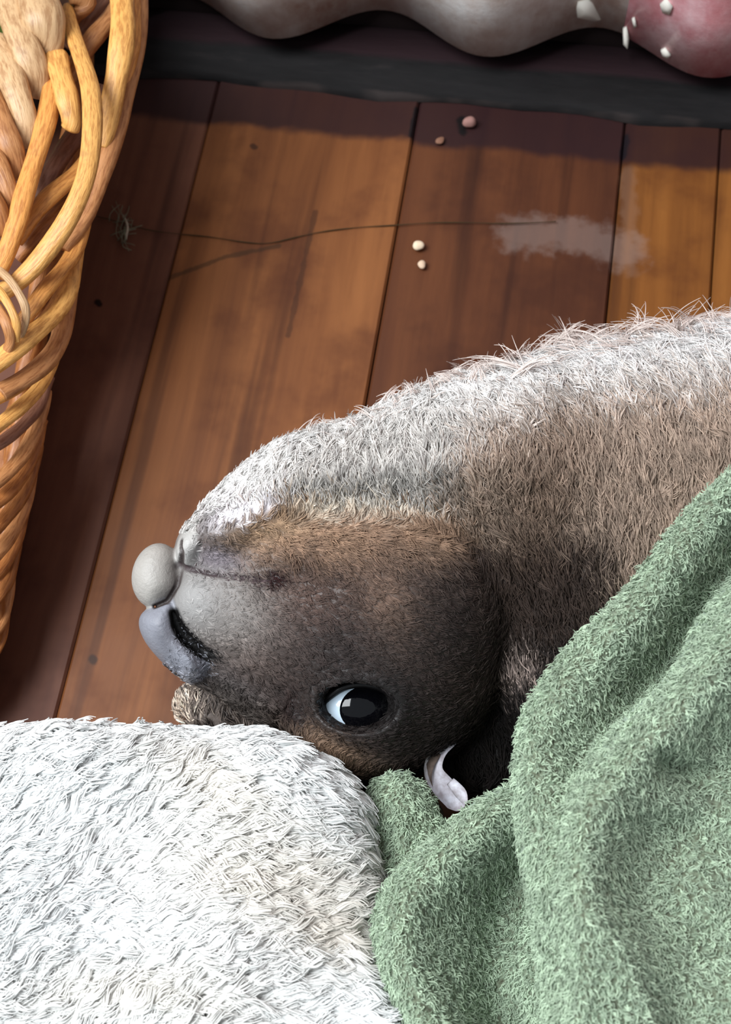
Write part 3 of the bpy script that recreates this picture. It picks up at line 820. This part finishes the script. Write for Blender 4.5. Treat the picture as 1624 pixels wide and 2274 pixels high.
ridC = linemap([(1100,1780),(1000,1860),(910,1950),(865,2040),(880,2150),(930,2280)])
cr2 = linemap([(1250,1900),(1150,1960),(1120,2050),(1100,2150),(1110,2280)])
g2 = lambda m, u, v, s: np.exp(-(m(u, v)/s)**2)
wav = lambda u, v: 7*np.sin(u*0.021+v*0.013)+6*np.sin(v*0.027-u*0.017)
softmax = lambda a, b, k: 0.5*(a+b+np.sqrt((a-b)**2+k*k))
HA = lambda u, v: softmax(wfloor(u, v)+440, 285+0*u, 60)+wav(u, v)+80*g2(ridA, u, v, 110)-88*g2(val1, u, v, 62)*sstep(u, 1290, 1500)
HB = lambda u, v: softmax(wfloor(u, v)+425, 262+48*sstep(u, 1400, 1540), 60)+wav(u, v)+175*g2(ridB, u, v, 120)-75*g2(cr1, u, v, 30)+45*gm(u, v, 1500, 1785, 90, 40)-40*sstep(u, 1420, 1640)*sstep(v, 1800, 1900)
HC = lambda u, v: wfloor(u, v)+290+wav(u, v)+95*g2(ridC, u, v, 95)-120*g2(cr2, u, v, 75)
HD = lambda u, v: wfloor(u, v)+235+25*gm(u, v, 890, 1790, 40, 100)-30*gm(u, v, 860, 1900, 20, 80)
pa, pb, pc, pd = pillow(ma, 105, HA), pillow(mb_, 120, HB), pillow(mc_, 95, HC), pillow(md, 45, HD)
under_ = pillow(polymap([(900,1700),(1000,1620),(1300,1500),(1700,1300),(1700,2300),(900,2200)], 3), 40, lambda u, v: wfloor(u, v)+70, 0.0)
def green_fn(X, Y, W, u, v):
    a = (X, Y, W, u, v)
    d = smin(pa(*a), pb(*a), 30); d = smin(d, pc(*a), 10); d = smin(d, pd(*a), 12); 
    return smax(d, -(animal_fn(X, Y, W, u, v)-5), 6)
GVt, GF = solid(green_fn, (0, -420, -460), (1560, 1500, 640), 7.5)
GN = vnormals(GVt, GF)
if np.mean(GN[:, 2][GVt[:, 2] > 250]) < 0: GF = GF[:, ::-1]; GN = -GN
m_green, nt, b = mat('green_fleece'); co = objco(nt)
n1 = noise(nt, co, 700, 3, 0.6); n2 = noise(nt, co, 45, 3, 0.5)
r = ramp(nt, [(0.32, (74, 74, 60)), (0.5, (112, 122, 102)), (0.68, (148, 168, 144))]); nt.links.new(n1, r.inputs[0])
nt.links.new(r.outputs[0], b.inputs['Base Color']); b.inputs['Roughness'].default_value = 0.95; b.inputs['Specular IOR Level'].default_value = 0.05
b.inputs['Sheen Weight'].default_value = 0.6; b.inputs['Sheen Roughness'].default_value = 0.5; b.inputs['Sheen Tint'].default_value = (0.8, 1, 0.85, 1)
bump(nt, b, n1, 0.5, 0.0008)
b1 = at(1400, 1900, 0); b1[2] = 0
green = tag(empty('green_blanket', b1), 'sage green fleece blanket bunched in thick folds over the animal', 'blanket')
mesh_obj('blanket_body', L2W(GVt), GF, m_green, green, True)
P, Nn = sample(GVt, GF, GN, 100000, lambda u, v, n, c: np.clip((n[:, 2]+0.25)*3, 0, 1)*((u < 2400) & (v < 2700)))
gdir = lambda u, v: np.stack([0.35+0.5*np.sin(u*0.02+v*0.03), 0.7+0.4*np.sin(v*0.017-u*0.02), 0.1+0*u], -1)
pts, r_, own = locks(P, Nn, 24000, gdir, lambda u, v: 7.5+0*u, lambda u, v: 1.3+0*u, 0.35, 0.9, 0.4, RNG.uniform(1.0, 1.7, len(P)), 5, 0.7)
tc = np.repeat(lin((166, 184, 160))[None], len(P), 0)*(RNG.uniform(0.70, 1.25, 24000)[own]*RNG.uniform(0.85, 1.15, len(P)))[:, None]
hair_obj('nap', pts, r_, tc, tintmat('green_nap', 0.85, 0.1), green)

# ------------------------------------------------------------------ wicker basket
m_wick, nt, b = mat('wicker_cane')
aw = N_(nt, 'ShaderNodeAttribute', attribute_name='strand'); at_ = N_(nt, 'ShaderNodeAttribute', attribute_name='tint')
fn_ = noise(nt, aw.outputs['Vector'], 1.0, 4, 0.6, (3.0, 9.0, 1.0)); fl_ = noise(nt, objco(nt), 130, 4, 0.6)
col = mixc(nt, math_(nt, 'MULTIPLY', smooth(nt, fn_, 0.40, 0.68), 0.75), at_.outputs['Color'], mixc(nt, 1.0, at_.outputs['Color'], (0.50, 0.36, 0.26, 1), 'MULTIPLY'))
col = mixc(nt, math_(nt, 'MULTIPLY', smooth(nt, fl_, 0.58, 0.74), 0.35), col, l4((120, 82, 52)))
nt.links.new(col, b.inputs['Base Color']); b.inputs['Roughness'].default_value = 0.42; b.inputs['Specular IOR Level'].default_value = 0.4
bump(nt, b, fn_, 0.35, 0.0010)
def strand_geo(ctrl, wpx, flat=0.62, taper=(1, 1), n=12, seed=0.0):
    c = chaikin(np.array(ctrl, float), 3, False)
    Q = np.array([at(q[0], q[1], q[2]) for q in c]); K = len(Q)
    sc = np.array([depth_px(q) for q in Q])
    t = np.linspace(0, 1, K)
    wv_ = np.interp(t, [0, 0.12, 0.5, 0.88, 1], [taper[0], 1 if taper[0] > 0.5 else 0.8, 1, 1 if taper[1] > 0.5 else 0.8, taper[1]])*wpx/2*sc
    wv_ = wv_*(1+0.05*np.sin(t*17+seed*5))
    T = np.gradient(Q, axis=0); T /= np.linalg.norm(T, axis=1, keepdims=True)+1e-12
    vs, fs, st = [], [], []
    L = np.concatenate([[0], np.cumsum(np.linalg.norm(np.diff(Q, axis=0), axis=1))])
    for i in range(K):
        view = CP-Q[i]; view = np.array([0.1, 0, 1.0])
        sd = np.cross(T[i], view); sd /= np.linalg.norm(sd)+1e-12; up = np.cross(sd, T[i])
        for j in range(n):
            a = 2*math.pi*j/n; ca, sa = math.cos(a), math.sin(a)
            vs.append(Q[i]+wv_[i]*(sd*np.sign(ca)*abs(ca)**0.85+up*flat*np.sign(sa)*abs(sa)**0.85))
            st.append((L[i]*60+seed, 0.5+0.5*ca+seed*3, seed))
    for i in range(K-1):
        for j in range(n): fs.append((i*n+j, i*n+(j+1) % n, (i+1)*n+(j+1) % n, (i+1)*n+j))
    fs.append(tuple(range(n-1, -1, -1))); fs.append(tuple((K-1)*n+j for j in range(n)))
    return np.array(vs), fs, np.array(st)
bb = at(-150, 700, 0); bb[2] = 0
basket = tag(empty('wicker_basket', bb), 'golden brown cane basket with a thick plaited rim standing on the floorboards', 'basket')
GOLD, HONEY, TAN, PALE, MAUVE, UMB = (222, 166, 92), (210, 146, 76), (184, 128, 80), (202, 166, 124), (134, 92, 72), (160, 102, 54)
seed_ = [0.0]
def strand(ctrl, w, colr, flat=0.62, taper=(1, 1), name='strand'):
    seed_[0] += 0.73
    vs, fs, st = strand_geo(ctrl, w, flat, taper, 12, seed_[0])
    jit = np.array(colr)*(0.96+0.08*((seed_[0]*7.3) % 1))
    o = mesh_obj(name, vs, fs, m_wick, basket, True, {'tint': np.repeat(lin(jit)[None], len(vs), 0), 'strand': st})
    return o
z = 2.843
def Z(*q): return [(a/z, b_/z, h) for a, b_, h in q]
# outer edge of the plait
strand(Z((870,-160,.074),(875,60,.074),(862,230,.073),(835,400,.072),(790,590,.071),(755,760,.070),(690,960,.069),(640,1090,.068),(590,1240,.067),(520,1400,.066),(380,1560,.066)), 46, TAN)
strand(Z((760,-160,.082),(775,60,.083),(778,220,.083),(755,380,.081),(725,540,.078),(690,740,.074),(640,930,.071)), 56, GOLD, 0.55, (1, .5))
strand(Z((820,-160,.077),(835,60,.077),(838,250,.077),(800,430,.074),(740,640,.070)), 40, HONEY)
# bright strand that crosses over the middle
strand(Z((425,30,.078),(450,190,.083),(520,380,.086),(575,560,.088),(588,760,.088),(572,980,.087),(530,1170,.086),(440,1370,.084),(330,1540,.080),(210,1690,.077),(90,1800,.074),(0,1850,.071)), 47, GOLD, 0.6, (.35, 1))
strand(Z((350,330,.083),(385,480,.085),(425,620,.085),(455,760,.082),(440,830,.079)), 52, GOLD, 0.55, (.7, .35))
strand(Z((360,380,.079),(330,560,.081),(300,740,.082),(262,880,.082),(205,1060,.081),(150,1240,.081),(105,1420,.080),(45,1590,.079),(-30,1740,.078)), 46, HONEY, 0.6, (.8, 1))
# big pale twisted strands along the inner side
strand(Z((190,-200,.084),(240,0,.090),(285,150,.090),(300,290,.084),(280,400,.076)), 92, PALE, 0.6, (.9, .3))
strand(Z((60,-60,.084),(110,160,.089),(175,340,.088),(235,500,.083),(240,620,.077)), 72, PALE, 0.6, (.7, .3))
strand(Z((-40,240,.083),(40,400,.087),(110,590,.087),(165,760,.083),(175,940,.077)), 62, PALE, 0.6, (.6, .3))
strand(Z((-80,560,.083),(0,740,.086),(60,900,.085),(110,1040,.080),(125,1140,.076)), 54, TAN, 0.6, (.6, .3))
strand(Z((-90,880,.083),(-20,1020,.085),(40,1160,.083),(70,1290,.079),(80,1350,.075)), 46, TAN, 0.6, (.6, .3))
strand(Z((-90,1140,.082),(-30,1270,.084),(20,1400,.081),(35,1500,.077)), 40, UMB, 0.6, (.6, .3))
strand(Z((380,-200,.082),(470,-80,.082),(540,20,.078),(470,90,.072)), 60, TAN)
# darker strands passing underneath
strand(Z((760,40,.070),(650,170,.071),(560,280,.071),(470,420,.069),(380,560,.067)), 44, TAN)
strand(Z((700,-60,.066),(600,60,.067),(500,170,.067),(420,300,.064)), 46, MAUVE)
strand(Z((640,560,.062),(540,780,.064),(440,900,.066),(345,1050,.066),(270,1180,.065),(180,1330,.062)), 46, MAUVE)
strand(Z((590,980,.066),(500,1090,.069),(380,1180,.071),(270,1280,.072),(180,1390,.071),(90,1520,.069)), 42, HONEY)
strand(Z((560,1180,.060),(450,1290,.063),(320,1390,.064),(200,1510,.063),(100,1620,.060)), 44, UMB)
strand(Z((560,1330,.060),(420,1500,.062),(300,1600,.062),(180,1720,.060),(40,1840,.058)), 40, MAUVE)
# strands that wrap the outside further along the rim
strand(Z((540,1360,.064),(480,1580,.063),(400,1700,.066),(290,1820,.069),(200,1950,.070),(110,2080,.068)), 38, HONEY)
strand(Z((470,1520,.058),(455,1700,.058),(425,1850,.060),(340,1990,.064),(210,2110,.069),(60,2230,.071),(-80,2340,.072)), 48, GOLD)
strand(Z((-40,1680,.079),(60,1760,.081),(125,1860,.081),(168,1950,.079),(160,2060,.075),(110,2150,.070)), 19, PALE)
strand(Z((-60,1780,.079),(10,1850,.081),(70,1950,.081),(110,2050,.079),(100,2150,.074)), 19, GOLD)
strand(Z((-60,1900,.077),(0,1960,.079),(50,2060,.079),(70,2160,.075),(40,2220,.072)), 24, TAN)
strand(Z((440,1800,.052),(405,2000,.052),(385,2140,.054),(310,2270,.058),(180,2380,.062),(0,2480,.066)), 46, TAN)
y = 2.393
def Y_(*q): return [(a/y, 700+b_/y, h) for a, b_, h in q]
strand(Y_((345,-40,.050),(332,110,.050),(285,220,.054),(190,300,.059),(90,380,.063),(-60,460,.066)), 36, HONEY)
strand(Y_((300,140,.046),(270,260,.046),(220,380,.050),(110,490,.056),(0,580,.061),(-80,640,.064)), 34, GOLD)
strand(Y_((255,330,.042),(215,470,.043),(150,560,.048),(60,640,.053),(-60,720,.058)), 30, MAUVE)
strand(Y_((235,400,.040),(208,560,.040),(150,700,.044),(80,800,.050),(-40,900,.056)), 36, TAN)
strand(Y_((215,560,.037),(185,720,.038),(120,850,.042),(40,950,.048),(-60,1030,.054)), 34, UMB)
strand(Y_((190,690,.034),(158,870,.035),(90,1000,.040),(0,1110,.046),(-80,1180,.052)), 36, UMB)
strand(Y_((165,830,.031),(130,1020,.032),(70,1150,.037),(0,1250,.042),(-80,1340,.048)), 34, TAN)
strand(Y_((130,1000,.028),(90,1180,.029),(40,1300,.033),(-60,1420,.038)), 34, UMB)
strand(Y_((85,1180,.025),(62,1340,.025),(30,1440,.028),(-60,1560,.032)), 32, UMB)
strand(Y_((55,1330,.022),(40,1500,.022),(15,1620,.024),(-60,1720,.028)), 30, TAN)
strand(Y_((35,1480,.020),(22,1640,.020),(-5,1760,.022),(-60,1840,.024)), 26, UMB)
# woven side under the plait, down to the floor
rim = chaikin(np.array([(255,-160),(250,0),(225,200),(180,380),(130,560),(85,730),(50,900),(15,1080),(-25,1260),(-60,1400),(-120,1480),(-200,1560)], float), 2, False)
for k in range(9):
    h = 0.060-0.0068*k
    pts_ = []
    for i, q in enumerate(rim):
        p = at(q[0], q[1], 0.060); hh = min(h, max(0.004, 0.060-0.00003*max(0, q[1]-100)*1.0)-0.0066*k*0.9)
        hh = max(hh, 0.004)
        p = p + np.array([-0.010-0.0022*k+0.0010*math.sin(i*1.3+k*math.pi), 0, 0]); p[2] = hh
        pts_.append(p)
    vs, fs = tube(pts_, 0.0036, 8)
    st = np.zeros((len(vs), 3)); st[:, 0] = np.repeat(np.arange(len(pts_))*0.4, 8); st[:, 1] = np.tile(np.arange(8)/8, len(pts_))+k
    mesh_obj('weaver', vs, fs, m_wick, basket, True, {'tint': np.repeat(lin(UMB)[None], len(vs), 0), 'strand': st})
# green cloth lying inside the basket
vs, fs = [], []
for i in range(15):
    for j in range(15):
        p = at(-130+150*i/14, -160+290*j/14, 0.066); p[2] += 0.006*math.sin(i*0.9)*math.cos(j*0.6)-0.0045*(i/14)
        vs.append(p)
for i in range(14):
    for j in range(14): fs.append((i*15+j, (i+1)*15+j, (i+1)*15+j+1, i*15+j+1))
n0 = len(vs); vs += [np.array([q[0]-0.09, q[1]+0.02, 0.0]) for q in vs]
bnd = [(i, 0) for i in range(14)]+[(14, j) for j in range(14)]+[(i, 14) for i in range(14, 0, -1)]+[(0, j) for j in range(14, 0, -1)]
fs += [tuple(n0+q for q in f[::-1]) for f in fs]
for k in range(len(bnd)):
    a, c = bnd[k], bnd[(k+1) % len(bnd)]; ia, ic_ = a[0]*15+a[1], c[0]*15+c[1]; fs.append((ic_, ia, n0+ia, n0+ic_))
o = mesh_obj('cloth', np.array(vs), fs, plain('bright_green_cloth', (132, 158, 84), 0.9, 0.1, (104, 128, 66), 200))
tag(o, 'yellow green cloth lying inside the wicker basket', 'cloth')

# ------------------------------------------------------------------ small bits on the floor
def crumb(name, u, v, size, colr, label, cat, flat=0.6, sx=1.0, group=None, rot=0.0):
    p = at(u, v, 0); sc = depth_px(p); bm_v, bm_f = ball((0, 0, 0), 1.0, 20, 12)
    r = size*sc/2; ph = RNG.uniform(0, 6, 3)
    q = bm_v*(1+0.09*np.sin(bm_v[:, [0]]*3+ph[0])+0.08*np.sin(bm_v[:, [1]]*3.4+ph[1])+0.05*np.sin(bm_v[:, [2]]*4+ph[2]))
    q = q*np.array([r*sx, r, r*flat]); ca, sa = math.cos(rot), math.sin(rot)
    q = q @ np.array([[ca, sa, 0], [-sa, ca, 0], [0, 0, 1]])
    q[:, 2] -= q[:, 2].min()+0.0004
    me_o = mesh_obj(name, q, bm_f, plain(name+'_matter', colr, 0.7, 0.2))
    me_o.location = p; tag(me_o, label, cat, group); return me_o
crumb('crumb', 930, 549, 26, (226, 206, 178), 'larger pale crumb lying on the dark floorboard above the throat', 'crumb', 0.7, 0.85, 'crumbs on the floorboards')
crumb('crumb', 937, 591, 19, (206, 180, 154), 'smaller pale crumb just below the larger crumb on the dark board', 'crumb', 0.7, 1.0, 'crumbs on the floorboards')
crumb('pebble', 1042, 276, 30, (150, 112, 104), 'pinkish brown pebble beside a dark hole near the black strip', 'pebble', 0.7, 0.9)
crumb('crumb', 978, 314, 17, (128, 92, 74), 'tiny dull brown crumb between the pebble and the light board', 'crumb', 0.5, 1.3, 'crumbs on the floorboards', 0.6)
# thin dark thread across the boards and a tuft of lint at its end
th = [(205,478),(262,492),(330,512),(400,520),(470,526),(540,538),(596,542),(660,526),(720,513),(800,504),(880,500),(960,494),(1040,494),(1130,497),(1235,492)]
pt = [at(a, b_, 0.0004) for a, b_ in chaikin(np.array(th, float), 2, False)]
vs, fs = tube(pt, [0.00014+0.00012*math.sin(i*0.5)**2 for i in range(len(pt))], 6)
o = mesh_obj('thread', vs, fs, plain('dark_thread', (58, 46, 26), 0.8, 0.2)); tag(o, 'thin dark olive thread trailing across the floorboards from the lint', 'thread')
tw = empty('lint_tuft', at(272, 505, 0)); tag(tw, 'wispy grey green tuft of lint on the boards beside the basket', 'lint')
m_lint = plain('grey_lint', (112, 112, 92), 0.9, 0.1)
for i in range(22):
    a0 = RNG.uniform(-0.6, 0.6)+(math.pi/2 if i < 15 else 0); L = RNG.uniform(25, 70); u0, v0 = 272+RNG.normal()*10, 505+RNG.normal()*22
    if i == 0: u0, v0, a0, L = 278, 505, 1.35, 55
    q = [at(u0+L*(t-0.5)*math.cos(a0)+6*math.sin(t*4+i), v0+L*(t-0.5)*math.sin(a0), 0.0006+0.0016*math.sin(t*3.1)) for t in np.linspace(0, 1, 9)]
    vs, fs = tube(q, 0.00055 if i == 0 else 0.00013+0.00009*RNG.random(), 5); mesh_obj('fibre', vs, fs, m_lint if i else plain('pale_fibre', (170, 160, 140), 0.8), tw)
